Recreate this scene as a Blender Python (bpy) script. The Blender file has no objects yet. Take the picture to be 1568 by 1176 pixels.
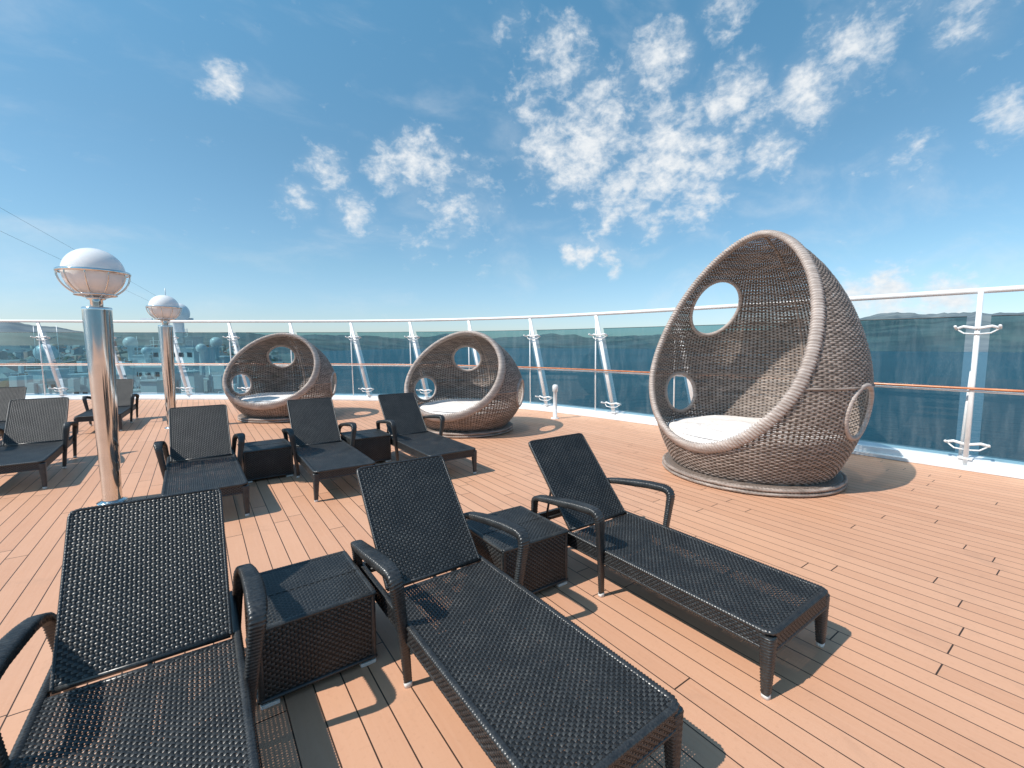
import bpy, math, random
import numpy as np
from mathutils import Vector, Matrix
random.seed(4); rng=np.random.RandomState(7)
S=bpy.context.scene
COL=S.collection
S.view_settings.view_transform='Standard'
try: S.view_settings.look='None'
except: pass
S.view_settings.exposure=0
CAMH=1.65; YAW=math.radians(35.5)
FX,FY=math.sin(YAW),math.cos(YAW)
def polar(az,r):      # az degrees to the right of the view axis
    a=YAW+math.radians(az); return (r*math.sin(a), r*math.cos(a))

# ---------------------------------------------------------------- materials
class NT:
    def __init__(s,tree): s.t=tree
    def n(s,typ,**kw):
        nd=s.t.nodes.new(typ)
        for k,v in kw.items():
            if k=='inp':
                for kk,vv in v.items():
                    if hasattr(vv,'is_linked') or isinstance(vv,bpy.types.NodeSocket): s.t.links.new(vv,nd.inputs[kk])
                    else: nd.inputs[kk].default_value=vv
            else: setattr(nd,k,v)
        return nd
    def m(s,op,a,b=0.0,c=None):
        nd=s.t.nodes.new('ShaderNodeMath'); nd.operation=op
        for i,v in enumerate((a,b) if c is None else (a,b,c)):
            if isinstance(v,bpy.types.NodeSocket): s.t.links.new(v,nd.inputs[i])
            else: nd.inputs[i].default_value=v
        return nd.outputs[0]
    def vm(s,op,a,b=None):
        nd=s.t.nodes.new('ShaderNodeVectorMath'); nd.operation=op
        for i,v in enumerate((a,b)):
            if v is None: continue
            if isinstance(v,bpy.types.NodeSocket): s.t.links.new(v,nd.inputs[i])
            else: nd.inputs[i].default_value=v
        return nd
    def mix(s,f,a,b,blend='MIX'):
        nd=s.t.nodes.new('ShaderNodeMixRGB'); nd.blend_type=blend
        for i,v in enumerate((f,a,b)):
            if isinstance(v,bpy.types.NodeSocket): s.t.links.new(v,nd.inputs[i])
            else: nd.inputs[i].default_value=v if i==0 else (*v,1) if len(v)==3 else v
        return nd.outputs[0]
    def mr(s,v,a,b,c=0.,d=1.,smooth=False):
        nd=s.t.nodes.new('ShaderNodeMapRange')
        if smooth: nd.interpolation_type='SMOOTHSTEP'
        s.t.links.new(v,nd.inputs[0])
        for i,x in enumerate((a,b,c,d)): nd.inputs[i+1].default_value=x
        return nd.outputs[0]
    def noise(s,vec,scale,detail=4,rough=.55,dist=0.):
        nd=s.t.nodes.new('ShaderNodeTexNoise'); s.t.links.new(vec,nd.inputs['Vector'])
        nd.inputs['Scale'].default_value=scale; nd.inputs['Detail'].default_value=detail
        nd.inputs['Roughness'].default_value=rough; nd.inputs['Distortion'].default_value=dist
        return nd.outputs[0]
def mat(name,color=(.5,.5,.5),rough=.5,metal=0.,spec=.5):
    m=bpy.data.materials.new(name); m.use_nodes=True
    k=NT(m.node_tree); b=m.node_tree.nodes['Principled BSDF']
    b.inputs['Base Color'].default_value=(*color,1); b.inputs['Roughness'].default_value=rough
    b.inputs['Metallic'].default_value=metal; b.inputs['Specular IOR Level'].default_value=spec
    return m,k,b
def bump(k,b,h,strength,dist):
    nd=k.n('ShaderNodeBump'); nd.inputs['Strength'].default_value=strength; nd.inputs['Distance'].default_value=dist
    k.t.links.new(h,nd.inputs['Height']); k.t.links.new(nd.outputs[0],b.inputs['Normal'])
def objco(k): return k.n('ShaderNodeTexCoord').outputs['Object']

def noisy(name,c1,c2,scale,rough=.5,metal=0,bs=0.,bd=.01,rr=.1,spec=.5,detail=5,big=0.):
    m,k,b=mat(name,c1,rough,metal,spec); co=objco(k); f=k.noise(co,scale,detail)
    f2=k.mr(f,.3,.7)
    if big:
        g=k.mr(k.noise(co,big,4,.6),.35,.7); f2=k.m('MULTIPLY',f2,k.m('MULTIPLY_ADD',g,.75,.25))
    k.t.links.new(k.mix(f2,c1,c2),b.inputs['Base Color'])
    k.t.links.new(k.mr(f,.2,.8,rough-rr,rough+rr),b.inputs['Roughness'])
    if bs: bump(k,b,f,bs,bd)
    return m
# black strand (real woven ribbons)
M_strand=noisy('black_wicker_strand',(.014,.015,.016),(.082,.081,.077),120,.36,rr=.12,spec=.6,big=7)
M_stake=noisy('black_wicker_stake',(.005,.005,.006),(.013,.013,.013),120,.45,rr=.1,spec=.4)
# black wicker for solid parts: woven relief
def weave_solid(name,c1,c2,sc,rough,bd):
    m,k,b=mat(name,c1,rough,0,.6); co=objco(k)
    sp=k.n('ShaderNodeSeparateXYZ',inp={'Vector':co})
    a=k.m('MULTIPLY',k.m('ADD',sp.outputs[0],sp.outputs[1]),sc)
    z=k.m('MULTIPLY',sp.outputs[2],sc*1.3)
    h=k.m('MULTIPLY',k.m('SINE',a),k.m('SINE',z))
    hh=k.m('MULTIPLY_ADD',h,.5,.5)
    nz=k.noise(co,60,3)
    f=k.m('MULTIPLY',hh,nz)
    k.t.links.new(k.mix(k.mr(f,.1,.55),c1,c2),b.inputs['Base Color'])
    bump(k,b,hh,1.0,bd)
    return m
M_wsolid=weave_solid('black_wicker',(.004,.004,.005),(.060,.061,.060),math.pi/.013,.36,.006)
M_wedge=noisy('black_wicker_edge',(.012,.012,.013),(.060,.060,.058),90,.34,rr=.1,spec=.7,big=9)
M_cap=noisy('white_foot_cap',(.62,.60,.57),(.75,.73,.7),30,.45)
M_frame=noisy('dark_frame',(.02,.02,.02),(.03,.03,.03),30,.4)
# taupe egg wicker
def taupe(name,c1,c2,c3):
    m,k,b=mat(name,c1,.55,0,.3); co=objco(k)
    sc=k.n('ShaderNodeMapping',inp={'Vector':co,'Scale':(6,6,55)}).outputs[0]
    f=k.noise(sc,1.0,3,.6); g=k.noise(co,1.3,3)
    c=k.mix(k.mr(f,.38,.62),c1,c2); c=k.mix(k.mr(g,.4,.75,0,.5),c,c3)
    k.t.links.new(c,b.inputs['Base Color']); return m
M_egg=taupe('taupe_wicker',(.19,.145,.12),(.45,.365,.315),(.24,.20,.175))
M_eggrib=taupe('taupe_wicker_rib',(.07,.052,.042),(.14,.11,.09),(.07,.06,.05))
M_rim=taupe('taupe_wicker_rim',(.36,.295,.26),(.56,.48,.435),(.34,.29,.26))
M_base=weave_solid('taupe_wicker_base',(.09,.065,.052),(.31,.24,.20),math.pi/.03,.55,.008)
def cushionmat():
    m,k,b=mat('cushion_fabric',(.84,.80,.78),.9,0,.1); co=objco(k)
    f=k.noise(co,3.2,5,.55,.6); f2=k.noise(co,260,2)
    k.t.links.new(k.mix(k.mr(f,.3,.7),(.76,.70,.665),(.86,.82,.79)),b.inputs['Base Color'])
    bump(k,b,k.m('ADD',k.m('MULTIPLY',f,4.),k.m('MULTIPLY',f2,.08)),.9,.02); return m
M_cush=cushionmat()
M_white=noisy('white_paint',(.80,.81,.82),(.70,.71,.71),6,.32,rr=.08,bs=.1,bd=.003)
M_steel=noisy('polished_steel',(.78,.77,.75),(.66,.65,.63),5,.10,metal=1,rr=.05)
M_opal=noisy('opal_glass',(.86,.85,.84),(.82,.81,.80),4,.15,rr=.05)
M_wood=noisy('varnished_teak',(.42,.13,.045),(.6,.22,.08),9,.25)
def glassmat2():
    m=bpy.data.materials.new('tinted_glass'); m.use_nodes=True; t=m.node_tree; t.nodes.clear(); k=NT(t)
    co=objco(k)
    tr=k.n('ShaderNodeBsdfTransparent',inp={'Color':(.235,.43,.475,1)})
    gl=k.n('ShaderNodeBsdfGlossy',inp={'Color':(.8,.97,1,1),'Roughness':.02})
    fr=k.n('ShaderNodeFresnel',inp={'IOR':1.42})
    mx=k.n('ShaderNodeMixShader'); t.links.new(k.m('MULTIPLY',fr.outputs[0],.95),mx.inputs[0])
    t.links.new(tr.outputs[0],mx.inputs[1]); t.links.new(gl.outputs[0],mx.inputs[2])
    # dried salt spray: thin streaky diffuse film
    st=k.noise(k.n('ShaderNodeMapping',inp={'Vector':co,'Scale':(5,5,.8)}).outputs[0],1.6,6,.65,.4)
    sp=k.noise(co,22,4,.7)
    film=k.m('ADD',k.mr(st,.45,.8,.01,.10),k.mr(sp,.62,.8,0,.05))
    df=k.n('ShaderNodeBsdfDiffuse',inp={'Color':(.6,.68,.7,1)})
    m2=k.n('ShaderNodeMixShader'); t.links.new(film,m2.inputs[0]); t.links.new(mx.outputs[0],m2.inputs[1]); t.links.new(df.outputs[0],m2.inputs[2])
    o=k.n('ShaderNodeOutputMaterial'); t.links.new(m2.outputs[0],o.inputs[0]); return m
M_glass=glassmat2()
def deckmat():
    m,k,b=mat('composite_deck',(.5,.25,.15),.55,0,.3); co=objco(k)
    sp=k.n('ShaderNodeSeparateXYZ',inp={'Vector':co})
    W=.128
    px=k.m('DIVIDE',sp.outputs[0],W); row=k.m('FLOOR',px); fx=k.m('FRACT',px)
    wn=k.n('ShaderNodeTexWhiteNoise',noise_dimensions='1D',inp={'W':row}).outputs[0]
    py=k.m('ADD',k.m('DIVIDE',sp.outputs[1],2.3),k.m('MULTIPLY',wn,7.3)); fy=k.m('FRACT',py); pr=k.m('FLOOR',py)
    l1=k.m('LESS_THAN',k.m('ABSOLUTE',k.m('SUBTRACT',fx,.5)),.5-.024)
    l2=k.m('GREATER_THAN',fy,.003)
    on=k.m('MULTIPLY',l1,l2)
    wn2=k.n('ShaderNodeTexWhiteNoise',noise_dimensions='2D',inp={'Vector':k.n('ShaderNodeCombineXYZ',inp={0:row,1:pr}).outputs[0]}).outputs[0]
    grain=k.noise(k.n('ShaderNodeMapping',inp={'Vector':co,'Scale':(60,2.5,1)}).outputs[0],1.,4,.6)
    blot=k.noise(co,.8,5,.6); fine=k.noise(co,45,3); stain=k.noise(co,2.6,6,.7,.5)
    c=k.mix(wn2,(.58,.295,.175),(.665,.36,.222))
    c=k.mix(k.mr(grain,.3,.7,0,.35),c,(.70,.41,.27))
    c=k.mix(k.mr(blot,.35,.75,0,.5),c,(.51,.29,.195))
    c=k.mix(k.mr(stain,.56,.75,0,.40),c,(.42,.24,.16))
    c=k.mix(k.mr(fine,.55,.8,0,.25),c,(.42,.22,.13))
    c=k.mix(on,(.055,.032,.022),c)
    k.t.links.new(c,b.inputs['Base Color'])
    k.t.links.new(k.mr(blot,.3,.7,.42,.62),b.inputs['Roughness'])
    bump(k,b,k.m('ADD',k.m('MULTIPLY',on,1.),k.m('MULTIPLY',grain,.12)),.6,.004)
    return m
M_deck=deckmat()
def seamat():
    m,k,b=mat('sea_water',(.02,.09,.13),.12,0,.5); co=objco(k)
    big=k.noise(co,.0015,4); f=k.noise(co,.12,6,.65); 
    st=k.noise(k.n('ShaderNodeMapping',inp={'Vector':co,'Rotation':(0,0,.5),'Scale':(.0012,.012,1)}).outputs[0],1.,5,.6)
    ff=k.m('ADD',k.m('MULTIPLY',big,.5),k.m('MULTIPLY',st,.5))
    k.t.links.new(k.mix(k.mr(ff,.38,.62),(.018,.078,.115),(.040,.13,.175)),b.inputs['Base Color'])
    b.inputs['Roughness'].default_value=.3
    bump(k,b,f,1.0,3.0); return m
M_sea=seamat()
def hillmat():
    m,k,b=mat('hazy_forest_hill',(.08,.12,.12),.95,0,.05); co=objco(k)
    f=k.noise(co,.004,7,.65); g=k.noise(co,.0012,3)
    c=k.mix(k.mr(f,.4,.62),(.09,.125,.145),(.20,.235,.235)); c=k.mix(k.mr(g,.4,.7,0,.5),c,(.21,.26,.31))  # aerial haze is mixed into these blue-grey base colours
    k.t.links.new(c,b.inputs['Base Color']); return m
M_hill=hillmat()
M_quay=noisy('quay_concrete',(.12,.14,.14),(.26,.28,.27),.02,.9)
def townmat():
    m,k,b=mat('town_walls',(.5,.5,.5),.8); a=k.n('ShaderNodeAttribute',attribute_name='Col')
    co=objco(k); f=k.noise(co,.3,2)
    k.t.links.new(k.mix(k.mr(f,.3,.7,0,.3),a.outputs[0],(.2,.22,.24)),b.inputs['Base Color']); return m
M_town=townmat()
M_win=noisy('dark_window',(.02,.03,.04),(.04,.05,.06),2,.1)
M_black=noisy('cable_black',(.05,.05,.05),(.07,.07,.07),2,.5)

# ---------------------------------------------------------------- mesh builder
class MB:
    def __init__(s): s.v=[]; s.f=[]; s.mi=[]; s.sm=[]; s.n=0
    def add(s,v,f,mi=0,smooth=True):
        v=np.asarray(v,float).reshape(-1,3); s.v.append(v)
        s.f.extend([tuple(int(i)+s.n for i in q) for q in f]); s.mi.extend([mi]*len(f)); s.sm.extend([smooth]*len(f)); s.n+=len(v)
    def box(s,c,d,mi=0,rot=None,bev=0.):
        hx,hy,hz=d[0]/2,d[1]/2,d[2]/2
        if bev<=0:
            v=np.array([(x,y,z) for z in(-hz,hz) for y in(-hy,hy) for x in(-hx,hx)])
            f=[(0,2,3,1),(4,5,7,6),(0,1,5,4),(2,6,7,3),(0,4,6,2),(1,3,7,5)]
        else:
            n=4; ring=[]
            for cx,cy,a0 in((1,1,0),(-1,1,90),(-1,-1,180),(1,-1,270)):
                for i in range(n+1):
                    a=math.radians(a0+90*i/n); ring.append((cx,cy,math.cos(a),math.sin(a)))
            v=[];levels=[(-hz,bev*.6,.4),(-hz+bev*.6,0,1),(hz-bev*.6,0,1),(hz-bev*.17,bev*.17,.8),(hz,bev*.6,.4)]
            for z,ins,rr in levels:
                for cx,cy,ca,sa in ring:
                    v.append((cx*(hx-bev)+ca*(bev-ins),cy*(hy-bev)+sa*(bev-ins),z))
            m=len(ring); f=[]
            for l in range(len(levels)-1):
                for i in range(m): j=(i+1)%m; f.append((l*m+i,l*m+j,(l+1)*m+j,(l+1)*m+i))
            f.append(tuple(range(m-1,-1,-1))); f.append(tuple((len(levels)-1)*m+i for i in range(m)))
            v=np.array(v)
        if rot is not None: v=v@np.array(rot).T
        s.add(v+np.array(c),f,mi,False)
    def sweep(s,pts,a,b=None,mi=0,up=(0,0,1),closed=False,scale=None,nseg=10,sq=1.0,wrap=0.,pitch=.03,cap=True,normals=None):
        P=np.asarray(pts,float); n=len(P); b=b or a
        T=np.zeros_like(P)
        if closed: T=np.roll(P,-1,0)-np.roll(P,1,0)
        else: T[1:-1]=P[2:]-P[:-2]; T[0]=P[1]-P[0]; T[-1]=P[-1]-P[-2]
        T/=np.linalg.norm(T,axis=1)[:,None]+1e-9
        U=np.asarray(normals,float) if normals is not None else np.tile(np.asarray(up,float),(n,1))
        B=np.cross(T,U); B/=np.linalg.norm(B,axis=1)[:,None]+1e-9
        N=np.cross(B,T)
        L=np.concatenate([[0],np.cumsum(np.linalg.norm(np.diff(P,axis=0),axis=1))])
        sc=np.ones(n) if scale is None else np.asarray(scale)
        V=[]
        for j in range(nseg):
            ph=2*math.pi*j/nseg; c,si=math.cos(ph),math.sin(ph)
            cc=math.copysign(abs(c)**sq,c); ss=math.copysign(abs(si)**sq,si)
            w=1+wrap*np.sin(2*math.pi*L/pitch+2*ph)
            V.append(P+(B*(a*cc)+N*(b*ss))*(sc*w)[:,None])
        V=np.stack(V,1).reshape(-1,3); f=[]
        for i in range(n if closed else n-1):
            i2=(i+1)%n
            for j in range(nseg):
                j2=(j+1)%nseg; f.append((i*nseg+j,i*nseg+j2,i2*nseg+j2,i2*nseg+j))
        if not closed and cap:
            f.append(tuple(range(nseg-1,-1,-1))); f.append(tuple((n-1)*nseg+i for i in range(nseg)))
        s.add(V,f,mi,True)
    def lathe(s,prof,c=(0,0,0),mi=0,seg=48,smooth=True):
        V=[];n=len(prof)
        for r,z in prof:
            for j in range(seg):
                a=2*math.pi*j/seg; V.append((c[0]+r*math.cos(a),c[1]+r*math.sin(a),c[2]+z))
        f=[(i*seg+j,i*seg+(j+1)%seg,(i+1)*seg+(j+1)%seg,(i+1)*seg+j) for i in range(n-1) for j in range(seg)]
        s.add(V,f,mi,smooth)
    def mesh(s,name,mats):
        me=bpy.data.meshes.new(name); v=np.concatenate(s.v); me.from_pydata(v.tolist(),[],s.f)
        for m in mats: me.materials.append(m)
        me.polygons.foreach_set('material_index',s.mi); me.polygons.foreach_set('use_smooth',s.sm)
        me.update(); return me
def dens(pts,step):
    P=np.asarray(pts,float); d=np.linalg.norm(np.diff(P,axis=0),axis=1); L=np.concatenate([[0],np.cumsum(d)])
    n=max(2,int(L[-1]/step)+1); t=np.linspace(0,L[-1],n)
    return np.stack([np.interp(t,L,P[:,i]) for i in range(3)],1)
def catmull(P,step,closed=False):
    P=[np.array(p,float) for p in P]; Q=[2*P[0]-P[1]]+P+[2*P[-1]-P[-2]]; out=[]
    for i in range(1,len(Q)-2):
        for t in np.linspace(0,1,24,endpoint=False):
            a,b,c,d=Q[i-1:i+3]
            out.append(.5*((2*b)+(-a+c)*t+(2*a-5*b+4*c-d)*t*t+(-a+3*b-3*c+d)*t**3))
    out.append(P[-1]); return dens(out,step)
def empty(name,loc=(0,0,0),rz=0):
    e=bpy.data.objects.new(name,None); e.empty_display_size=.2; e.location=loc; e.rotation_euler=(0,0,rz); COL.objects.link(e); return e
def child(par,name,me):
    o=bpy.data.objects.new(name,me); COL.objects.link(o); o.parent=par; return o
def single(name,me,loc=(0,0,0)):
    o=bpy.data.objects.new(name,me); o.location=loc; COL.objects.link(o); return o

# woven ribbon panel --------------------------------------------------------
def weave(mb,Lu,Lv,du,dv,wu,wv,amp,fmap,mi=0,mi2=1):
    nu=int(round(Lu/du)); nv=int(round(Lv/dv)); du=Lu/nu; dv=Lv/nv
    def strand(cs,n,d,w,along_v,L):
        m=2*n+1
        j=np.arange(m)
        for i,c0 in enumerate(cs):
            ph=np.where(j%2==1,np.where((((j-1)//2+i)%2)==0,1.,-1.),0.)
            h=(amp*.4 if along_v else -amp)*ph*(1+rng.uniform(-.25,.25,m))
            t=j*d/2.
            cj=c0+rng.uniform(-.0006,.0006)+np.convolve(rng.uniform(-.0012,.0012,m),np.ones(5)/5,'same')
            V=[]
            for off,dh in((-w/2,-.0022),(0,.0006),(w/2,-.0022)):
                if along_v: V.append(fmap(cj+off,t,h+dh))
                else: V.append(fmap(t,cj+off,h+dh))
            V=np.stack(V,1).reshape(-1,3)
            f=[(3*a+b,3*a+b+1,3*a+b+4,3*a+b+3) for a in range(m-1) for b in(0,1)]
            mb.add(V,f,mi2 if along_v else mi,True)
    strand([(i+.5)*du for i in range(nu)],nv,dv,wu,True,Lv)
    strand([(i+.5)*dv for i in range(nv)],nu,du,wv,False,Lu)

# ---------------------------------------------------------------- sun lounger
def make_lounger():
    parts={}
    W=.63; Ls=1.36
    mb=MB()
    sag=lambda u,v:-.007*np.sin(np.pi*np.clip(u/(W-.02),0,1))*np.sin(np.pi*np.clip(v/(Ls-.03),0,1))**.5
    weave(mb,W-.02,Ls-.03,.0165,.0135,.0115,.0118,.0040,lambda u,v,h:np.stack([u-(W-.02)/2,v+.02,.327+h+sag(u,v)],-1))
    parts['seat_weave']=mb.mesh('seat_weave',[M_strand,M_stake])
    mb=MB()
    hy,hz=1.375,.335; ty,tz=1.87,.885; L=math.hypot(ty-hy,tz-hz); ey,ez=(ty-hy)/L,(tz-hz)/L; ny,nz=-ez,ey
    BW=.585
    weave(mb,BW-.012,L-.015,.0165,.0135,.012,.0122,.0040,lambda u,v,h:np.stack([u-(BW-.012)/2,hy+ey*(v+.008)+ny*h,hz+ez*(v+.008)+nz*h],-1))
    weave(mb,BW-.012,L-.015,.0165,.0135,.012,.0122,.0030,lambda u,v,h:np.stack([u-(BW-.012)/2,hy+ey*(v+.008)-ny*(.020+h),hz+ez*(v+.008)-nz*(.020+h)],-1))
    parts['backrest_weave']=mb.mesh('backrest_weave',[M_strand,M_stake])
    mb=MB()
    x=BW/2-.003; o=-.010
    fr=[(-x,hy,hz),(-x,ty-ey*.03,tz-ez*.03),(-x+.006,ty-ey*.008,tz-ez*.008),(-x+.03,ty,tz),(x-.03,ty,tz),(x-.006,ty-ey*.008,tz-ez*.008),(x,ty-ey*.03,tz-ez*.03),(x,hy,hz)]
    fr=[(a,b+ny*o,c+nz*o) for a,b,c in fr]
    mb.sweep(dens(fr,.004),.0085,.0145,mi=1,up=(0,ny,nz),wrap=.14,pitch=.0135,nseg=8)
    mb.sweep([(-x,hy+ny*o,hz+nz*o),(x,hy+ny*o,hz+nz*o)],.009,.013,mi=1,up=(0,0,1))
    for sx in(-.2,.2):
        mb.sweep([(sx,hy+ey*.42-ny*.03,hz+ez*.42-nz*.03),(sx,1.76,.27)],.009,mi=2)
    mb.sweep([(-.28,1.76,.27),(.28,1.76,.27)],.010,mi=2)
    parts['backrest_frame']=mb.mesh('backrest_frame',[M_wsolid,M_wedge,M_frame])
    mb=MB()
    def apron(p0,p1,th,z0,z1):
        p0=np.array(p0);p1=np.array(p1); d=p1-p0; c=(p0+p1)/2; ang=math.atan2(d[1],d[0]); R=[[math.cos(ang),-math.sin(ang),0],[math.sin(ang),math.cos(ang),0],[0,0,1]]
        mb.box((c[0],c[1],(z0+z1)/2),(np.linalg.norm(d),th,z1-z0),0,R)
    xs=W/2
    for sx in(-1,1): apron((sx*(xs-.006),.03),(sx*(xs-.006),1.80),.028,.235,.318)
    apron((-xs+.03,.014),(xs-.03,.014),.028,.235,.318)
    apron((-xs+.02,1.79),(xs-.02,1.79),.026,.24,.312)
    for sx in(-1,1):
        weave(mb,.074,1.36,.0125,.0145,.009,.0135,.0032,lambda u,v,h,sx=sx:np.stack([sx*(xs+.011+h),.03+v,.242+u],-1),mi=1,mi2=3)
    weave(mb,xs*2-.06,.074,.0145,.0125,.0115,.0112,.0032,lambda u,v,h:np.stack([u-xs+.03,-.003-h,.242+v],-1),mi=1,mi2=3)
    e=[( -xs,1.80,.32),(-xs,.04,.32),(-xs+.012,.016,.32),(-xs+.035,.006,.32),(xs-.035,.006,.32),(xs-.012,.016,.32),(xs,.04,.32),(xs,1.80,.32)]
    mb.sweep(dens(e,.004),.017,.013,mi=1,wrap=.16,pitch=.0145,nseg=10)
    e=[(p[0]*1.0,p[1],.238) for p in e]
    mb.sweep(dens(e,.006),.015,.010,mi=1,wrap=.12,pitch=.016,nseg=8)
    mb.sweep([(-xs+.01,hy-.03,.318),(xs-.01,hy-.03,.318)],.014,.010,mi=1)
    for yy in(.45,.9): mb.sweep([(-xs,yy,.285),(xs,yy,.285)],.011,mi=2)
    mb.sweep([(0,.02,.30),(0,1.78,.30)],.010,mi=2)
    parts['seat_frame']=mb.mesh('seat_frame',[M_wsolid,M_wedge,M_frame,M_stake])
    mb=MB()
    for sx in(-1,1):
        p=dens([(sx*(xs-.012),.026,.30),(sx*(xs-.004),.020,.022)],.004)
        mb.sweep(p,.031,.031,up=(0,1,0),scale=np.linspace(1.08,.64,len(p)),sq=.55,wrap=.10,pitch=.0145,mi=1,nseg=16)
        mb.sweep([(sx*(xs-.004),.020,.024),(sx*(xs-.004),.020,.0)],.019,.019,up=(0,1,0),mi=3,sq=.6)
        run=dens([(sx*.315,1.055,.022),(sx*.335,1.045,.25),(sx*.362,1.032,.46),(sx*.372,1.028,.535),(sx*.375,1.034,.562),(sx*.377,1.055,.582),(sx*.379,1.09,.588),(sx*.383,1.22,.578),(sx*.384,1.35,.560),(sx*.380,1.52,.533),(sx*.372,1.63,.512),(sx*.362,1.69,.488),(sx*.350,1.72,.45),(sx*.335,1.745,.30),(sx*.318,1.775,.022)],.004)
        for _ in range(8): run[1:-1]=(run[:-2]+2*run[1:-1]+run[2:])/4
        tt=np.linspace(0,1,len(run))
        w=np.interp(tt,[0,.26,.32,.36,.50,.66,.72,1],[.62,.95,1.1,1.2,1.25,1.05,.9,.6])
        T=np.gradient(run,axis=0); T/=np.linalg.norm(T,axis=1)[:,None]
        ups=np.cross([1,0,0],T)*-1
        mb.sweep(run,.030,.0195,normals=ups,scale=w,sq=.5,wrap=.10,pitch=.0145,mi=1,nseg=18)
        for q in(run[0],run[-1]):
            mb.sweep([(q[0],q[1],.026),(q[0],q[1],.0)],.020,.016,up=(0,1,0),mi=3,sq=.6)
        mb.sweep([(sx*.34,1.05,.28),(sx*(xs-.01),1.05,.28)],.012,mi=1,up=(0,1,0))
        mb.sweep([(sx*.335,1.76,.28),(sx*(xs-.01),1.76,.28)],.012,mi=1,up=(0,1,0))
    parts['legs_and_armrests']=mb.mesh('legs_and_armrests',[M_wsolid,M_wedge,M_frame,M_cap])
    return parts
LP=make_lounger()
def lounger(x,y,rz=0,back=None):
    e=empty('sun_lounger',(x,y,0),rz)
    for n,me in LP.items(): child(e,n,me)
for x,y,r in [(2.41,.87,0),(1.08,.88,.006),(-.235,.93,-.008),
              (.02,4.86,.012),(1.27,4.88,-.01),(2.54,4.80,.006),
              (-1.80,7.15,.02),(-2.85,9.9,.0),(-1.55,11.2,-.05)]:
    lounger(x,y,r)

# ---------------------------------------------------------------- side table
def make_table():
    p={}; w,d,h=.55,.57,.38
    mb=MB(); weave(mb,w-.03,d-.03,.0165,.0135,.013,.0126,.0030,lambda u,v,hh:np.stack([u-(w-.03)/2,v-(d-.03)/2,h+.003+hh],-1))
    p['top_weave']=mb.mesh('top_weave',[M_strand,M_stake])
    mb=MB(); mb.box((0,0,.203),(w-.04,d-.04,.34),3,bev=.025)
    def side(L,place):
        weave(mb,L,.335,.0165,.0135,.012,.0122,.0040,place,mi=1,mi2=3)
    hx,hy=w/2-.014,d/2-.014
    side(w-.05,lambda u,v,q:np.stack([u-(w-.05)/2,-hy-q,.038+v],-1))
    side(w-.05,lambda u,v,q:np.stack([u-(w-.05)/2,hy+q,.038+v],-1))
    side(d-.05,lambda u,v,q:np.stack([-hx-q,u-(d-.05)/2,.038+v],-1))
    side(d-.05,lambda u,v,q:np.stack([hx+q,u-(d-.05)/2,.038+v],-1))
    for sx in(-1,1):
        for sy in(-1,1): mb.sweep(dens([(sx*(hx-.004),sy*(hy-.004),.03),(sx*(hx-.004),sy*(hy-.004),h-.01)],.005),.014,.014,mi=1,up=(0,1,0),wrap=.1,pitch=.0135,nseg=8)
    mb.sweep(dens([(-w/2+.012,-d/2+.012,h-.004),(w/2-.012,-d/2+.012,h-.004),(w/2-.012,d/2-.012,h-.004),(-w/2+.012,d/2-.012,h-.004),(-w/2+.012,-d/2+.012,h-.004)],.005),.015,.013,mi=1,wrap=.12,pitch=.0145,nseg=8)
    mb.sweep(dens([(-w/2+.012,0,h+.004),(w/2-.012,0,h+.004)],.01),.006,.004,mi=2)
    mb.sweep(dens([(-w/2+.012,-d/2+.012,.035),(w/2-.012,-d/2+.012,.035),(w/2-.012,d/2-.012,.035),(-w/2+.012,d/2-.012,.035),(-w/2+.012,-d/2+.012,.035)],.007),.013,.010,mi=1,nseg=8,wrap=.1,pitch=.0145)
    p['woven_body']=mb.mesh('woven_body',[M_wsolid,M_strand,M_frame,M_stake])
    mb=MB()
    for sx in(-1,1):
        for sy in(-1,1): mb.box((sx*(w/2-.05),sy*(d/2-.02),.010),(.08,.035,.020),0,bev=.006)
    p['feet']=mb.mesh('table_feet',[M_cap]); return p
TP=make_table()
for x,y,r in[(.42,2.46,.01),(1.755,2.45,-.015),(.66,6.33,.02),(1.92,6.30,0)]:
    e=empty('side_table',(x,y,0),r)
    for n,me in TP.items(): child(e,n,me)

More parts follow.
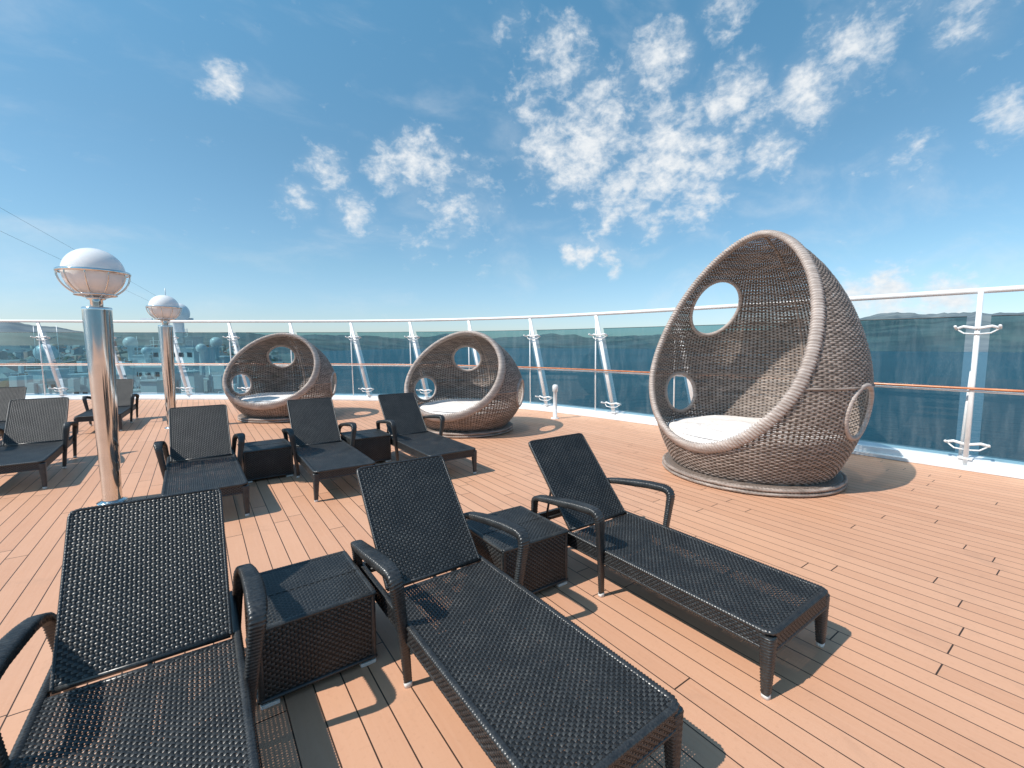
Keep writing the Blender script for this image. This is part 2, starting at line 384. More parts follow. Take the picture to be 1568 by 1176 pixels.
# ---------------------------------------------------------------- egg pods
def make_egg(tag,H,Rm,Rb,zc,zb,qe,ex,zf,ct,holes,ribsp,rowsp,seat):
    def r(z):
        z=np.asarray(z,float)
        q=np.clip((z-zc)/(H-zc),0,1); up=Rm*(1-q**qe)**ex
        p=np.clip((zc-z)/(zc-zb),0,1); lo=Rb+(Rm-Rb)*(1-p**2.0)
        return np.where(z>zc,up,lo)
    cf=float(r(zf))-.01
    c=lambda z: cf+(ct-cf)*(np.asarray(z)-zf)/(H-zf)
    zz=np.concatenate([np.linspace(zb,H-.25,900),H-.25*np.linspace(1,.002,700)[1:]**2]); rr=r(zz)
    L=np.concatenate([[0],np.cumsum(np.hypot(np.diff(zz),np.diff(rr)))])
    def cut(x,y,z):
        k=x>c(z)
        for al,hz,rh,rv in holes:
            lat=-x*math.sin(al)+y*math.cos(al); al_=x*math.cos(al)+y*math.sin(al)
            k|=(al_>0)&((lat/rh)**2+((z-hz)/rv)**2<1)
        return k
    nr=int(2*math.pi*Rm/ribsp/2)*2; rows=int(L[-1]/rowsp); m=2*nr
    mb=MB(); th=np.arange(m)*2*math.pi/m
    def ring_pt(s): return np.interp(s,L,zz),np.interp(s,L,rr)
    for i in range(rows):
        loose=1.0 if (i%9 in(0,)) else 0.
        s0=(i+.5)*rowsp; w=rowsp*(.90-.22*loose+.04*math.sin(i*1.7))
        h=np.where(np.arange(m)%2==0,np.where(((np.arange(m)//2+i)%2)==0,1.,-1.),0.)*.0065*(1+rng.uniform(-.3,.3,m))
        (za,ra),(zb_,rb_)=ring_pt(max(0,s0-w/2)),ring_pt(min(L[-1],s0+w/2)); zm,rm=ring_pt(s0)
        h=h*min(1,rm/.3)
        wob=np.convolve(rng.uniform(-.006,.006,m+8),np.ones(9)/9,'valid')
        V=[]
        for z_,r_,dd in((za,ra,-.003),(zm,rm,.003),(zb_,rb_,-.003)):
            R=r_+h+dd; V.append(np.stack([R*np.cos(th),R*np.sin(th),np.full(m,z_)+wob],-1))
        V=np.stack(V,1).reshape(-1,3)
        tm=th+math.pi/m; k=cut(rm*np.cos(tm),rm*np.sin(tm),np.full(m,zm))
        f=[]
        for a in np.nonzero(~k)[0]:
            a2=(a+1)%m; f+= [(3*a,3*a2,3*a2+1,3*a+1),(3*a+1,3*a2+1,3*a2+2,3*a+2)]
        if f: mb.add(V,f,0,True)
    n=rows
    for j in range(nr):
        t0=2*math.pi*j/nr; s=(np.arange(n)+.5)*rowsp; z_=np.interp(s,L,zz); r_=np.interp(s,L,rr)
        keep=(r_>.3*Rm) if j%2 else (r_>.10)
        h=np.where(((j+np.arange(n))%2)==0,-1.,1.)*.003
        hw=np.minimum(.012,r_*math.pi/nr*.8)
        x=r_*math.cos(t0);y=r_*math.sin(t0); k=cut(x,y,z_)
        R=r_+h; V=[]
        for sg in(-1,1): V.append(np.stack([R*math.cos(t0)-sg*hw*math.sin(t0),R*math.sin(t0)+sg*hw*math.cos(t0),z_],-1))
        V=np.stack(V,1).reshape(-1,3)
        f=[(2*a,2*a+1,2*a+3,2*a+2) for a in range(n-1) if not(k[a] or k[a+1]) and keep[a]]
        if f: mb.add(V,f,1,True)
    P={}
    P['woven_shell']=mb.mesh(tag+'_shell',[M_egg,M_eggrib])
    cz=c(zz); ok=np.abs(cz)<rr; zi=zz[ok]; ci=cz[ok]; yi=np.sqrt(rr[ok]**2-ci**2)
    A=np.stack([ci,yi,zi],-1); B=np.stack([ci,-yi,zi],-1)[::-1]
    loop=dens(np.concatenate([A,B,A[:1]]),.008)[:-1]
    for _ in range(90): loop=(np.roll(loop,1,0)+loop*2+np.roll(loop,-1,0))/4
    rad=loop.copy(); rad[:,2]=loop[:,2]-zc; rad/=np.linalg.norm(rad,axis=1)[:,None]
    mb=MB()
    mb.sweep(loop,.062 if H>2.5 else .068,.036,normals=rad,closed=True,wrap=.17,pitch=.034,nseg=22,mi=0,sq=.8)
    for al,hz,rh,rv in holes:
        ph=np.linspace(0,2*math.pi,200,endpoint=False); lat=rh*np.cos(ph); z_=hz+rv*np.sin(ph); al_=np.sqrt(np.maximum(r(z_)**2-lat**2,.01))
        pts=np.stack([al_*math.cos(al)-lat*math.sin(al),al_*math.sin(al)+lat*math.cos(al),z_],-1)
        up=np.stack([pts[:,0],pts[:,1],np.zeros(len(pts))],-1)
        mb.sweep(pts,.026,.022,normals=up,closed=True,wrap=.14,pitch=.03,nseg=12,mi=0)
    zs=zc+.02; ths=np.linspace(0,2*math.pi,400,endpoint=False); x=Rm*np.cos(ths); y=Rm*np.sin(ths)
    k=cut(x,y,np.full(400,zs)); 
    a0=np.nonzero(~k)[0]; runs=np.split(a0,np.nonzero(np.diff(a0)>1)[0]+1)
    for rn in runs:
        if len(rn)>3: mb.sweep(np.stack([(Rm+.004)*np.cos(ths[rn]),(Rm+.004)*np.sin(ths[rn]),np.full(len(rn),zs)],-1),.011,.014,mi=1,wrap=.1,pitch=.05,nseg=8)
    for al in(math.radians(180),math.radians(125)):
        z_=np.linspace(zb,H-.03,160); r_=r(z_); x=r_*math.cos(al); y=r_*math.sin(al); k=cut(x,y,z_)
        idx=np.nonzero(~k)[0]; runs=np.split(idx,np.nonzero(np.diff(idx)>1)[0]+1)
        for rn in runs:
            if len(rn)>3: mb.sweep(np.stack([(r_[rn]-.004)*math.cos(al),(r_[rn]-.004)*math.sin(al),z_[rn]],-1),.014,.014,up=(math.cos(al),math.sin(al),0.01),mi=1,wrap=.1,pitch=.05,nseg=8)
    P['rims']=mb.mesh(tag+'_rims',[M_rim,M_egg])
    mb=MB(); Rp=Rb+.10
    mb.lathe([(0.01,.10),(Rp-.04,.10),(Rp-.01,.09),(Rp,.06),(Rp,.03),(Rp-.015,.012),(Rp-.03,.003)],seg=96,mi=0)
    mb.lathe([(Rb-.01,.08),(Rb-.02,.14),(Rb-.005,zb+.02)],seg=96,mi=0)
    ph=np.linspace(0,2*math.pi,900,endpoint=False)
    mb.sweep(np.stack([Rp*np.cos(ph),Rp*np.sin(ph),np.full(900,.075)],-1),.022,.022,mi=1,closed=True,wrap=.16,pitch=.04)
    mb.sweep(np.stack([(Rp+.004)*np.cos(ph),(Rp+.004)*np.sin(ph),np.full(900,.028)],-1),.02,.018,mi=1,closed=True,wrap=.16,pitch=.04)
    P['plinth']=mb.mesh(tag+'_plinth',[M_base,M_egg])
    def outline(z):
        R=float(r(z))-.05; cc=float(c(z))-.05; cc=min(cc,R-.03); a=math.acos(cc/R); y0=R*math.sin(a); pts=[]
        for t in np.linspace(a,2*math.pi-a,90): pts.append((R*math.cos(t),R*math.sin(t)))
        bul=max(.02,R-.02-cc)
        for t in np.linspace(-1,1,30)[1:-1]: pts.append((cc+bul*(1-t*t)*0.9, y0*t))
        return np.array(pts)
    O=outline(seat); levels=[(-.02,.03),(.0,.0),(.07,-.0),(.11,.010),(.14,.04),(.158,.10),(.163,.2),(.166,.35),(.170,.5),(.172,.7)]
    cen=O.mean(0); V=[];mm=len(O)
    for dz,ins in levels:
        q=cen+(O-cen)*(1-ins); bz=0.014*np.sin(q[:,0]*5+.6)*np.cos(q[:,1]*4)+.006*np.sin(q[:,0]*11+q[:,1]*7) if dz>.1 else 0
        V.append(np.column_stack([q,np.full(mm,seat+dz)+bz]))
    f=[(l*mm+i,l*mm+(i+1)%mm,(l+1)*mm+(i+1)%mm,(l+1)*mm+i) for l in range(len(levels)-1) for i in range(mm)]
    V=np.concatenate(V); V=np.vstack([V,[cen[0],cen[1],seat+.173]]); last=(len(levels)-1)*mm
    f+=[(last+i,last+(i+1)%mm,len(V)-1) for i in range(mm)]
    mb=MB(); mb.add(V,f,0,True)
    q=cen+(O-cen)*.965; loopc=np.column_stack([q,np.full(mm,seat+.14)]); mb.sweep(loopc,.008,.008,closed=True,nseg=6)
    mb2=MB(); q=cen+(O-cen)*1.02; mb2.add(np.column_stack([q,np.full(mm,seat-.022)]),[tuple(range(mm))],0,False)
    P['cushion']=mb.mesh(tag+'_cushion',[M_cush]); P['seat_deck']=mb2.mesh(tag+'_seat_deck',[M_base])
    return P
D=math.radians
big=make_egg('tall',3.04,1.22,.93,1.18,.12,1.65,.57,.46,-.04,[(D(-113),2.18,.36,.38),(D(-94),.93,.30,.29),(D(94),.93,.30,.29)],.056,.0225,.42)
small=make_egg('low',1.90,1.13,.80,.78,.12,1.8,.54,.38,-.14,[(D(-154),1.36,.30,.27),(D(-101),.74,.32,.25),(D(101),.74,.32,.25)],.060,.0235,.33)
e=empty('egg_pod_chair',(5.81,2.84,0),D(174))
for n,me in big.items(): child(e,n,me)
for x,y,a in((4.26,7.53,212),(1.60,11.27,236)):
    e=empty('egg_pod_daybed',(x,y,0),D(a))
    for n,me in small.items(): child(e,n,me)

# ---------------------------------------------------------------- lamp posts
def make_lamp():
    P={}
    mb=MB(); mb.lathe([(.13,0),(.13,.012),(.10,.02),(.084,.03)],seg=48); mb.lathe([(.080,.02),(.084,.4),(.117,2.0),(.119,2.02),(.113,2.028),(.01,2.03)],seg=48)
    mb.lathe([(.05,2.02),(.05,2.10),(.075,2.11),(.075,2.125),(.02,2.13)],seg=32)
    P['steel_post']=mb.mesh('steel_post',[M_steel])
    mb=MB(); R=.245; zc=2.375
    mb.lathe([(max(.001,R*math.cos(a)),zc+R*math.sin(a)*(.98)) for a in np.linspace(-math.pi/2,math.pi/2,30)],seg=48)
    P['globe']=mb.mesh('globe',[M_opal])
    mb=MB(); Rr=.275; ph=np.linspace(0,2*math.pi,96,endpoint=False)
    mb.sweep(np.stack([Rr*np.cos(ph),Rr*np.sin(ph),np.full(96,zc+.0)],-1),.012,.016,closed=True)
    r2=.275*math.cos(.95); mb.sweep(np.stack([r2*np.cos(ph),r2*np.sin(ph),np.full(96,zc-.275*math.sin(.95))],-1),.008,.01,closed=True)
    for i in range(10):
        a=2*math.pi*i/10+.2; t=np.linspace(0,1.40,20)
        pts=np.stack([Rr*np.cos(t)*math.cos(a),Rr*np.cos(t)*math.sin(a),zc-Rr*.93*np.sin(t)],-1)
        mb.sweep(pts,.008,.006,up=(-math.sin(a),math.cos(a),0))
    P['cage']=mb.mesh('cage',[M_steel]); return P
LM=make_lamp()
for x,y in((-.79,6.15),(-.45,11.05)):
    e=empty('deck_lamp_post',(x,y,0))
    for n,me in LM.items(): child(e,n,me)

# ---------------------------------------------------------------- deck edge, railing
RC=catmull([(8.6,-9,0),(8.5,-4,0),(8.26,1.21,0),(7.46,6.86,0),(6.42,9.98,0),(4.3,12.95,0),(.67,15.9,0),(-3.1,18.5,0),(-8,21,0),(-15,23,0)],.1)
L=np.concatenate([[0],np.cumsum(np.linalg.norm(np.diff(RC,axis=0),axis=1))])
s_ref=L[np.argmin(np.hypot(RC[:,0]-8.26,RC[:,1]-1.21))]
def rc(s,z=0,off=0):
    p=np.array([np.interp(s,L,RC[:,i]) for i in range(3)]); q=np.array([np.interp(s+.05,L,RC[:,i]) for i in range(3)]); t=(q-p)/ (np.linalg.norm(q-p)+1e-9)
    nrm=np.array([t[1],-t[0],0])   # outboard
    p=p+nrm*off; p[2]=z; return p
T=np.gradient(RC,axis=0); T/=np.linalg.norm(T,axis=1)[:,None]; NRM=np.stack([T[:,1],-T[:,0],0*T[:,0]],-1)
def offc(o,z): q=RC+NRM*o; q=q.copy(); q[:,2]=z; return q
edge=offc(.10,0)
bd=[(p[0],p[1],0) for p in edge]+[(-15,-9,0)]
me=bpy.data.meshes.new('deck'); me.from_pydata(bd,[],[tuple(range(len(bd)))]); me.materials.append(M_deck); single('wooden_deck',me)
def strip(mb,A,B,mi=0): 
    n=len(A); mb.add(np.concatenate([A,B]),[(i,i+1,n+i+1,n+i) for i in range(n-1)],mi,True)
mb=MB(); strip(mb,offc(.34,.03),offc(.30,-3)); strip(mb,offc(.3,-3),offc(1.2,-3.02)); strip(mb,offc(1.2,-3.02),offc(1.2,-30))
single('ship_hull',mb.mesh('hull',[M_white]))
E=empty('glass_railing')
mb=MB()
strip(mb,offc(-.10,.004),offc(-.10,.05));strip(mb,offc(-.10,.05),offc(-.02,.055));strip(mb,offc(-.02,.055),offc(.0,.13));strip(mb,offc(.0,.13),offc(.34,.14));strip(mb,offc(.34,.14),offc(.34,.03))
child(E,'kerb',mb.mesh('kerb',[M_white]))
mb=MB(); RH=2.35
mb.sweep(offc(.08,RH)[::2],.038,.038,nseg=12); child(E,'top_rail',mb.mesh('top_rail',[M_white]))
mb=MB(); mb.sweep(offc(-.02,1.08)[::2],.020,.016,nseg=10); child(E,'wooden_handrail',mb.mesh('wooden_handrail',[M_wood]))
mb=MB(); mb.sweep(offc(.03,1.04)[::2],.014,.014,nseg=8); child(E,'mid_rail',mb.mesh('mid_rail',[M_white]))
mbp=MB(); mbg=MB(); mbf=MB(); mbt=MB()
SP=1.86; ks=range(-5,26)
for kx in ks:
    s=s_ref+kx*SP
    if s<.5 or s>L[-1]-2.5: continue
    sl=0. if kx<2 else .55
    up=rc(s,0,1)-rc(s,0,0)
    if sl==0:
        mbp.sweep([rc(s,.0,.02),rc(s,RH-.02,.06)],.028,.045,up=up,sq=.5,nseg=12)
        mbp.sweep([rc(s+.06,.14,.16),rc(s+.02,1.3,.10)],.02,.02,up=up)
    else:
        mbp.sweep([rc(s-.10,.05,.04),rc(s+sl-.10,RH-.02,.08)],.042,.022,up=up,sq=.5,nseg=12)
        mbp.sweep([rc(s+sl-.14,.05,.06),rc(s+sl-.12,1.15,.07),rc(s+sl-.10,RH-.1,.08)],.016,.016,up=up)
    c0=rc(s-(.1 if sl else 0),.14,.04); mbp.box((c0[0],c0[1],.15),(.14,.14,.02),0)
    for hz in(.33,1.86):
        c=rc(s+(sl*hz/RH if sl else 0)-(.1 if sl else 0),hz,.0)
        for sg in(-1,1):
            a=rc(s+(sl*hz/RH if sl else 0)-(.1 if sl else 0)+sg*.13,hz+.03,.02); b=rc(s+(sl*hz/RH if sl else 0)-(.1 if sl else 0)+sg*.20,hz+.00,.08); tip=rc(s+(sl*hz/RH if sl else 0)-(.1 if sl else 0)+sg*.2,hz+.03,-.07)
            a2=rc(s+(sl*hz/RH if sl else 0)-(.1 if sl else 0)+sg*.12,hz-.06,.02)
            mbf.sweep(dens([c,a,b],.03),.014,.018,nseg=8); mbf.sweep([b,tip],.017,.017,nseg=10); mbf.sweep([c-np.array([0,0,.07]),a2,b],.010,nseg=6)
    nn=8; A=[];B=[]
    for t in np.linspace(0,1,nn):
        ss=s+.11+(SP-.22)*t - (.1 if sl else 0)
        nsl=.55 if kx+1>=2 else 0.; k0=sl*(1-t)+nsl*t
        A.append(rc(ss+k0*.2/RH,.20,.10)); B.append(rc(ss+k0*2.02/RH,2.02,.10))
    strip(mbg,np.array(A),np.array(B))
    mbt.sweep(np.array(B),.006,.006,nseg=6); 
child(E,'posts',mbp.mesh('posts',[M_white])); child(E,'glass_panels',mbg.mesh('glass_panels',[M_glass])); child(E,'clamp_fittings',mbf.mesh('clamp_fittings',[M_white])); child(E,'glass_trim',mbt.mesh('glass_trim',[M_frame]))
mb=MB(); mb.lathe([(.09,0),(.09,.02),(.045,.03),(.042,.60),(.06,.62),(.065,.72),(.05,.76),(.001,.77)],seg=24); 
single('bollard_light',mb.mesh('bollard_light',[M_white]),(6.50,7.45,0))

# ---------------------------------------------------------------- sea, hills, town
mb=MB(); rs=[1,100,500,2000,6000,25000]; seg=96; V=[(r_*math.cos(2*math.pi*j/seg),r_*math.sin(2*math.pi*j/seg),0) for r_ in rs for j in range(seg)]
mb.add(V,[(i*seg+j,i*seg+(j+1)%seg,(i+1)*seg+(j+1)%seg,(i+1)*seg+j) for i in range(len(rs)-1) for j in range(seg)]); single('sea',mb.mesh('sea',[M_sea]),(0,0,-28))
AZ=[-80,-60,-49,-44,-38,-33,-26,-20,-13,-8,-4,0,5,10,14,18,25,33,38,42,46,50,60,80]
EL=[1.2,1.5,1.5,1.1,.9,1.2,.9,1.1,.7,1.2,.55,.9,1.35,.9,1.0,1.3,1.2,2.0,2.3,2.8,2.95,2.6,2.2,1.5]
SH=[1100]*6+[1800,2600,3400,3800,3800,3800,3800,3800,3600,3400,3000,2800,2700,2700,2700,2700,2700,2700]
azs=np.arange(-80,80,.25); rowsN=16
from mathutils import noise as mn
V=[]
for k in range(rowsN):
    f=k/(rowsN-1)
    for a in azs:
        r0=np.interp(a,AZ,SH); rr=r0+f*3200; el=np.interp(a,AZ,EL)
        rid=math.tan(math.radians(el))*(r0+2600)+1.65
        x,y=polar(a,rr); nz=mn.fractal(Vector((x/600,y/600,3.3)),1,2,6); n2=mn.fractal(Vector((a*.55,7.7,0)),1,2,5)
        sh=math.sin(min(1,f/.8)*math.pi/2)**1.15 if f<.8 else 1-.3*(f-.8)/.2
        h=(rid+28)*sh*(1+.22*nz*(1 if f>.05 else 0)+.10*n2)
        V.append((x,y,-28.5+max(0,h)))
na=len(azs); F=[(k*na+i,k*na+i+1,(k+1)*na+i+1,(k+1)*na+i) for k in range(rowsN-1) for i in range(na-1)]
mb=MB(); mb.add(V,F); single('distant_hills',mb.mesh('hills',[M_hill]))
qa=np.linspace(-75,-26,50); A=[];B=[]
for a in qa:
    r_in=210+60*math.sin(a*.3)+ (max(0,a+34)*60); x,y=polar(a,r_in); A.append((x,y,-26)); x,y=polar(a,1500); B.append((x,y,-25))
mb=MB(); strip(mb,np.array(A),np.array(B)); single('quay_ground',mb.mesh('quay',[M_quay]))
me=bpy.data.meshes.new('town'); V=[];F=[];C=[]
pal=[(.70,.68,.64),(.78,.78,.76),(.5,.42,.34),(.42,.46,.48),(.55,.3,.22),(.66,.62,.5),(.3,.34,.36)]
for i in range(900):
    a=random.uniform(-62,-28); r_=random.uniform(270,1500); 
    x,y=polar(a,r_); g=-26
    if r_>1150: g=-26+(r_-1150)*.05
    w=random.uniform(6,20)*(1 if r_>500 else .8); d=random.uniform(6,14); h=random.uniform(4,11); rt=random.uniform(0,3.14)
    if random.random()<.08: h*=1.8
    n=len(V); cs,sn=math.cos(rt),math.sin(rt)
    for z in(0,h):
        for sx,sy in((-1,-1),(1,-1),(1,1),(-1,1)):
            lx,ly=sx*w/2,sy*d/2; V.append((x+lx*cs-ly*sn,y+lx*sn+ly*cs,g+z))
    for sx in(-1,1): lx=sx*w/2; V.append((x+lx*cs,y+lx*sn,g+h+d*.28))
    ff=[(n,n+1,n+5,n+4),(n+1,n+2,n+6,n+5),(n+2,n+3,n+7,n+6),(n+3,n,n+4,n+7),(n+4,n+5,n+9,n+8),(n+6,n+7,n+8,n+9),(n+5,n+6,n+9),(n+7,n+4,n+8)]
    cw=random.choice(pal); cr=random.choice([(.3,.12,.08),(.22,.24,.26),(.35,.35,.34),(.15,.16,.17)])
    F+=ff; C+=[cw]*4+[cr]*2+[cw]*2
me.from_pydata(V,[],F); ca=me.color_attributes.new('Col','FLOAT_COLOR','CORNER'); li=0
buf=[]
for p,cc in zip(me.polygons,C): buf+= [*cc,1]*p.loop_total
ca.data.foreach_set('color',buf); me.materials.append(M_town); single('harbour_town',me)
mb=MB()
for i in range(400):
    a=random.uniform(-65,-28); r_=random.uniform(280,1300); x,y=polar(a,r_); s0=random.uniform(3,9)
    for q in range(3):
        cx,cy,cz=x+random.uniform(-s0,s0),y+random.uniform(-s0,s0),-26+s0*random.uniform(.4,1)
        pr=[(.01,-s0*.7),(s0*.6*random.uniform(.7,1.2),-s0*.3),(s0*.7*random.uniform(.7,1.2),s0*.1),(s0*.35,s0*.6),(.01,s0*.8)]
        mb.lathe(pr,(cx,cy,cz),seg=7,smooth=False)
single('distant_trees',mb.mesh('trees',[noisy('foliage',(.04,.07,.04),(.08,.11,.06),.3,.9)]))
# harbour cranes standing on the quay
for (az_,r_,hh) in((-44.5,330,22),(-47,380,24),(-41.5,420,22)):
    mb=MB()
    for sx in(-4,4):
        for sy in(-4,4): mb.sweep([(sx,sy,0),(sx*.7,sy*.7,hh*.55)],.5,.5,up=(1,0,0),nseg=6)
    mb.box((0,0,hh*.55+1.5),(8,8,3)); mb.sweep([(0,0,hh*.55+3),(0,0,hh)],.7,.7,up=(1,0,0),nseg=6)
    mb.sweep([(-7,0,hh*.8),(22,3,hh*1.08)],.5,.7,nseg=6); mb.sweep([(0,0,hh),(22,3,hh*1.08)],.15,.15,nseg=5); mb.sweep([(0,0,hh),(-7,0,hh*.8)],.15,.15,nseg=5)
    for q in range(5): mb.sweep([(q*3.5,q*.5,hh*.84+q*.9),(q*3.5+2,q*.5,hh*.84+q*.9+2)],.2,.2,nseg=4)
    o_=single('harbour_crane',mb.mesh('harbour_crane',[M_town if False else noisy('crane_paint',(.35,.38,.40),(.45,.30,.15),.2,.6)]),(*polar(az_,r_),-26)); o_.rotation_euler=(0,0,az_*.7)
# ship superstructure forward-left
E=empty('ship_superstructure')
def wp(D_,R_): return (D_*FX+R_*FY, D_*FY-R_*FX)
rot=[[FY,FX,0],[-FX,FY,0],[0,0,1]]
mb=MB(); mw=MB(); mr_=MB()
def blk(Dd,px0,px1,zt,zb_,depth,win=True):
    R0=(px0-784)/675*Dd;R1=(px1-784)/675*Dd; x,y=wp(Dd+depth/2,(R0+R1)/2); mb.box((x,y,(zt+zb_)/2),(R1-R0,depth,zt-zb_),0,rot)
    n=max(2,int((R1-R0)/1.0)); 
    if win:
      for i in range(n):
        rr_=R0+(i+.5)*(R1-R0)/n
        for zz_ in np.arange(zt-.8,zb_+.3,-1.7):
            if random.random()<.85: x,y=wp(Dd-.01,rr_); mw.box((x,y,zz_),((R1-R0)/n*.55,.06,.55),0,rot)
    x,y=wp(Dd+depth/2,(R0+R1)/2); mb.box((x,y,zt+.06),(R1-R0+.4,depth+.4,.12),0,rot)
    for hh in(.5,1.0):
        a=wp(Dd-.1,R0);b=wp(Dd-.1,R1); mr_.sweep([(*a,zt+hh),(*b,zt+hh)],.025,nseg=5)
    for i in range(n+1):
        a=wp(Dd-.1,R0+i*(R1-R0)/n); mr_.sweep([(*a,zt+.1),(*a,zt+1.0)],.025,nseg=5,up=(1,0,0))
blk(52,195,262,-1.0,-9,6); blk(54,262,335,-2.6,-9,8); blk(50,150,210,-3.6,-9,4); blk(56,236,300,1.2,-1.0,4); blk(56,268,290,2.6,1.2,3,False)
blk(60,20,110,-3.2,-9,6); blk(58,45,70,-1.8,-3.2,4,False); blk(66,300,345,-.2,-6,4,False); blk(48,335,420,-4.4,-9,5)
blk(55,205,225,.3,-1,3,False); blk(49,215,240,-2.4,-6,1.2,False); blk(50,280,298,-1.4,-6,1.5,False); blk(57,110,150,-2.2,-9,4)
# lifeboat davits, vents and lockers that break up the roofs
for q in range(46):
    px=random.uniform(25,400); Dd=random.uniform(48,57); x,y=wp(Dd,(px-784)/675*Dd); zt=random.choice([-1.0,-2.6,-3.4,-3.2]); s_=random.uniform(.25,.8)
    mb.box((x,y,zt+s_*.5-.4),(s_*1.2,s_,s_+.8),0,rot,bev=.06)
for q in range(16):
    px=random.uniform(120,400); Dd=52; x,y=wp(Dd,(px-784)/675*Dd); x2,y2=wp(Dd,(px+random.uniform(-12,12)-784)/675*Dd)
    mb.sweep([(x,y,-5),(x2,y2,random.uniform(-2.4,-.4))],.08,.08,up=(1,0,0),nseg=6)
def dome(Dd,px,z,r_):
    x,y=wp(Dd,(px-784)/675*Dd); mb.lathe([(r_*.45,-r_*3.0),(r_*.45,-r_*.8),(r_*.8,-r_*.62)]+[(max(.001,r_*math.cos(a)),r_*math.sin(a)) for a in np.linspace(-.65,math.pi/2,14)],(x,y,z),seg=28)
dome(60,75,.55,1.2); dome(55,205,1.9,.75); dome(66,335,2.0,.8); dome(53,228,.9,.5); dome(56,312,1.2,.6)
dome(56,280,5.6,1.25)
x,y=wp(57,(263-784)/675*57); mb.sweep([(x,y,1.2),(x,y,7.6)],.16,.16,up=(1,0,0)); mb.sweep([(x,y,7.6),(x,y,8.8)],.05,.05,up=(1,0,0))
for zz_,w in((4.6,5.8),(5.9,3.4),(7.2,1.8)): mb.box((x,y,zz_),(w,.14,.14),0,rot)
for dx,zz_ in((-2.6,4.9),(2.6,4.9),(1.3,6.2)): mb.box((x+dx*FY,y-dx*FX,zz_),(1.4,.2,.3),0,rot)
for px in(215,240,292,305,60,95,325): 
    x,y=wp(57,(px-784)/675*57); mb.sweep([(x,y,-1),(x,y,2+random.random()*2.2)],.04,.04,up=(1,0,0))
child(E,'superstructure_walls',mb.mesh('sw',[M_white])); child(E,'superstructure_windows',mw.mesh('swn',[M_win])); child(E,'superstructure_rails',mr_.mesh('srl',[M_white]))
mb=MB(); x,y=wp(57,(262-784)/675*57); 
x2,y2=wp(30,-36); mb.sweep(dens([(x,y,7.2),(x2,y2,12.0)],1),.008,nseg=6); mb.sweep(dens([(x,y,6.2),(x2,y2,10.2)],1),.008,nseg=6)
single('rigging_cable',mb.mesh('rigging',[M_black]))

# ---------------------------------------------------------------- sun, sky with clouds
sd=Vector((-.85,.12,1)).normalized(); el=math.asin(sd.z); rotz=math.atan2(sd.x,sd.y)
sl=bpy.data.lights.new('sun','SUN'); sl.energy=5.0; sl.angle=D(.5); sl.color=(1,.945,.87)
so=bpy.data.objects.new('sun',sl); COL.objects.link(so); so.rotation_euler=sd.to_track_quat('Z','Y').to_euler()
w=bpy.data.worlds.new('World'); S.world=w; w.use_nodes=True; t=w.node_tree; t.nodes.clear(); k=NT(t)
sky=k.n('ShaderNodeTexSky',sky_type='NISHITA'); sky.sun_disc=False; sky.sun_elevation=el; sky.sun_rotation=rotz%(2*math.pi); sky.altitude=0; sky.air_density=1.0; sky.dust_density=.4; sky.ozone_density=1.2
dv=k.n('ShaderNodeTexCoord').outputs['Generated']
dn=k.vm('NORMALIZE',dv).outputs[0]
blobs=[(9,22.5,10,1.05),(19,21,10,1.1),(14,18,8,.95),(4,23,6.5,.95),(6,31,7,.85),(17.5,30,6,1.05),(12,27,7,.85),(25.5,25.5,6,1.05),(32.5,24.5,6,1.0),(35.5,27.5,6.5,.9),(29,20,5,.85),(22,17,6.5,.9),(12,15.5,5,.75),(2,27,5,.7),(17,14.5,5,.75),(24,20,6,.85),
 (-11.5,21.4,6,1.05),(-15,20.5,4.5,.95),(-8,21,4.5,.9),(-22,19.2,4.8,.85),(-19.3,15.2,4.8,.9),(-25,16,4.5,.7),(-6.8,17,9,.7),(-12,12,5,.5),(-32,25.6,3.4,1.0),(9.1,11.4,3.5,1.1),(7.5,11.2,2.6,1.0),(12,10.7,2.6,.9),(13,9,1.8,.75),
 (40,4.6,5.5,1.15),(44,4,5.5,1.05),(37,5.5,3.5,.9),(44,26,6,.65),(47.5,18.5,4.5,.65),(40,17,5,.6),(0,34,5,.5),(40,31,7,.7),(-3.5,9,2,.6),(24,33,5,.6)]
M=None
for az,e_,rad,amp in blobs:
    a=YAW+math.radians(az); ee=math.radians(e_); c=(math.sin(a)*math.cos(ee),math.cos(a)*math.cos(ee),math.sin(ee))
    d=k.vm('DISTANCE',dn,c).outputs['Value']; v=k.mr(d,math.radians(rad),0,0,amp,True)
    M=v if M is None else k.m('MAXIMUM',M,v)
str1=k.n('ShaderNodeMapping',inp={'Vector':dn,'Scale':(1,1,1.45)}).outputs[0]
N1=k.noise(str1,25,9,.60,.25); N2=k.noise(str1,70,5,.6)
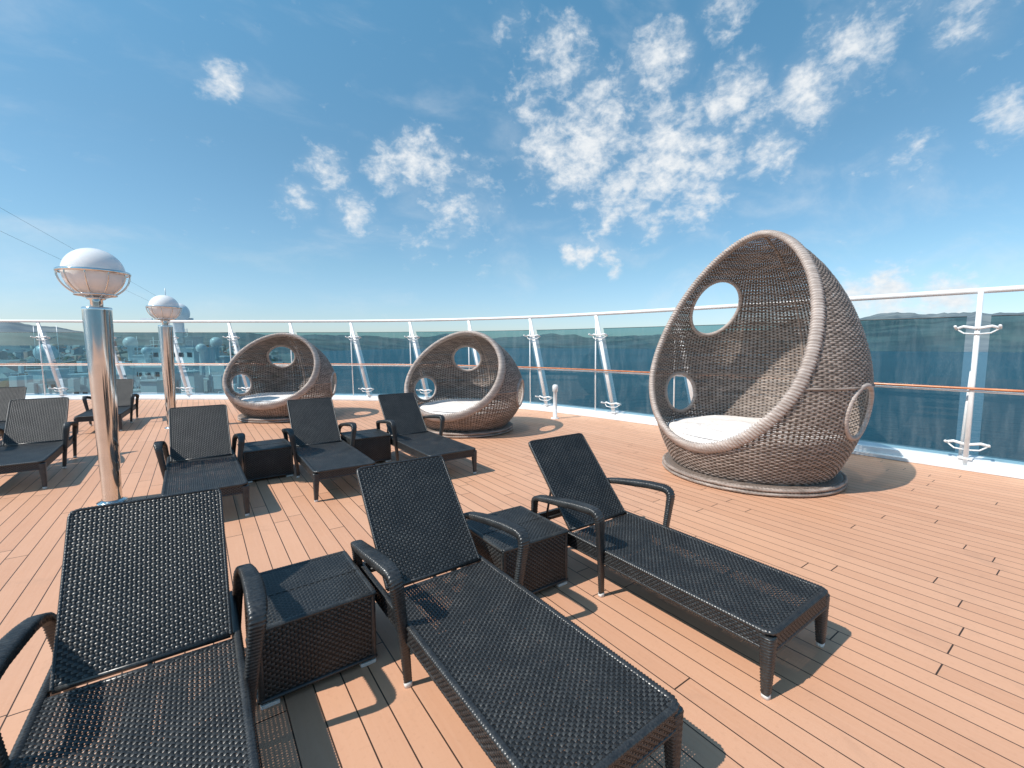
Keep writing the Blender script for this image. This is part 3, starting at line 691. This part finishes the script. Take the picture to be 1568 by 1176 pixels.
val=k.m('ADD',k.m('ADD',k.m('MULTIPLY',N1,.82),k.m('MULTIPLY',N2,.18)),k.m('MULTIPLY',M,.37))
cov=k.mr(val,.60,1.0,0,.97,True)
veil=k.m('MULTIPLY',k.mr(M,.2,1.0,0,.34,True),k.mr(N1,.30,.65,.2,1.,True))
wmap=k.n('ShaderNodeMapping',inp={'Vector':dn,'Rotation':(0.2,.5,.3),'Scale':(3,7,9)}).outputs[0]
W1=k.noise(wmap,1.2,6,.58,.4)
sep=k.n('ShaderNodeSeparateXYZ',inp={'Vector':dn})
wis=k.m('MULTIPLY',k.mr(W1,.48,.85,0,.34,True),k.mr(sep.outputs[2],.02,.2,.8,1.))
cov2=k.m('MAXIMUM',k.m('MAXIMUM',cov,wis),veil)
rp=k.n('ShaderNodeValToRGB'); t.links.new(sep.outputs[2],rp.inputs[0]); cr=rp.color_ramp
stops=[(0.0,(1.10,1.26,1.66)),(.06,(1.08,1.28,1.54)),(.16,(1.10,1.40,1.46)),(.36,(1.10,1.56,1.54)),(.62,(1.15,1.98,1.92)),(1.0,(1.2,1.8,1.8))]
while len(cr.elements)<len(stops): cr.elements.new(.5)
for e_,(p_,c_) in zip(cr.elements,stops): e_.position=p_; e_.color=(*[x/2.5 for x in c_],1)
g=k.mix(1.0,rp.outputs[0],(2.5,2.5,2.5),'MULTIPLY')
skyc=k.mix(1.0,sky.outputs[0],g,'MULTIPLY')
ccol=k.mix(k.mr(N2,.3,.7),(7.8,8.4,9.0),(9.6,9.8,9.9))
fin=k.mix(cov2,skyc,ccol)
bg=k.n('ShaderNodeBackground'); t.links.new(fin,bg.inputs[0]); bg.inputs[1].default_value=.097
o=k.n('ShaderNodeOutputWorld'); t.links.new(bg.outputs[0],o.inputs[0])

# ---------------------------------------------------------------- camera
cd=bpy.data.cameras.new('camera'); cd.sensor_width=36; cd.lens=15.57; cd.clip_start=.05; cd.clip_end=60000
co_=bpy.data.objects.new('camera',cd); COL.objects.link(co_); co_.location=(0,0,CAMH); co_.rotation_euler=(D(90-5.06),0,-YAW); S.camera=co_
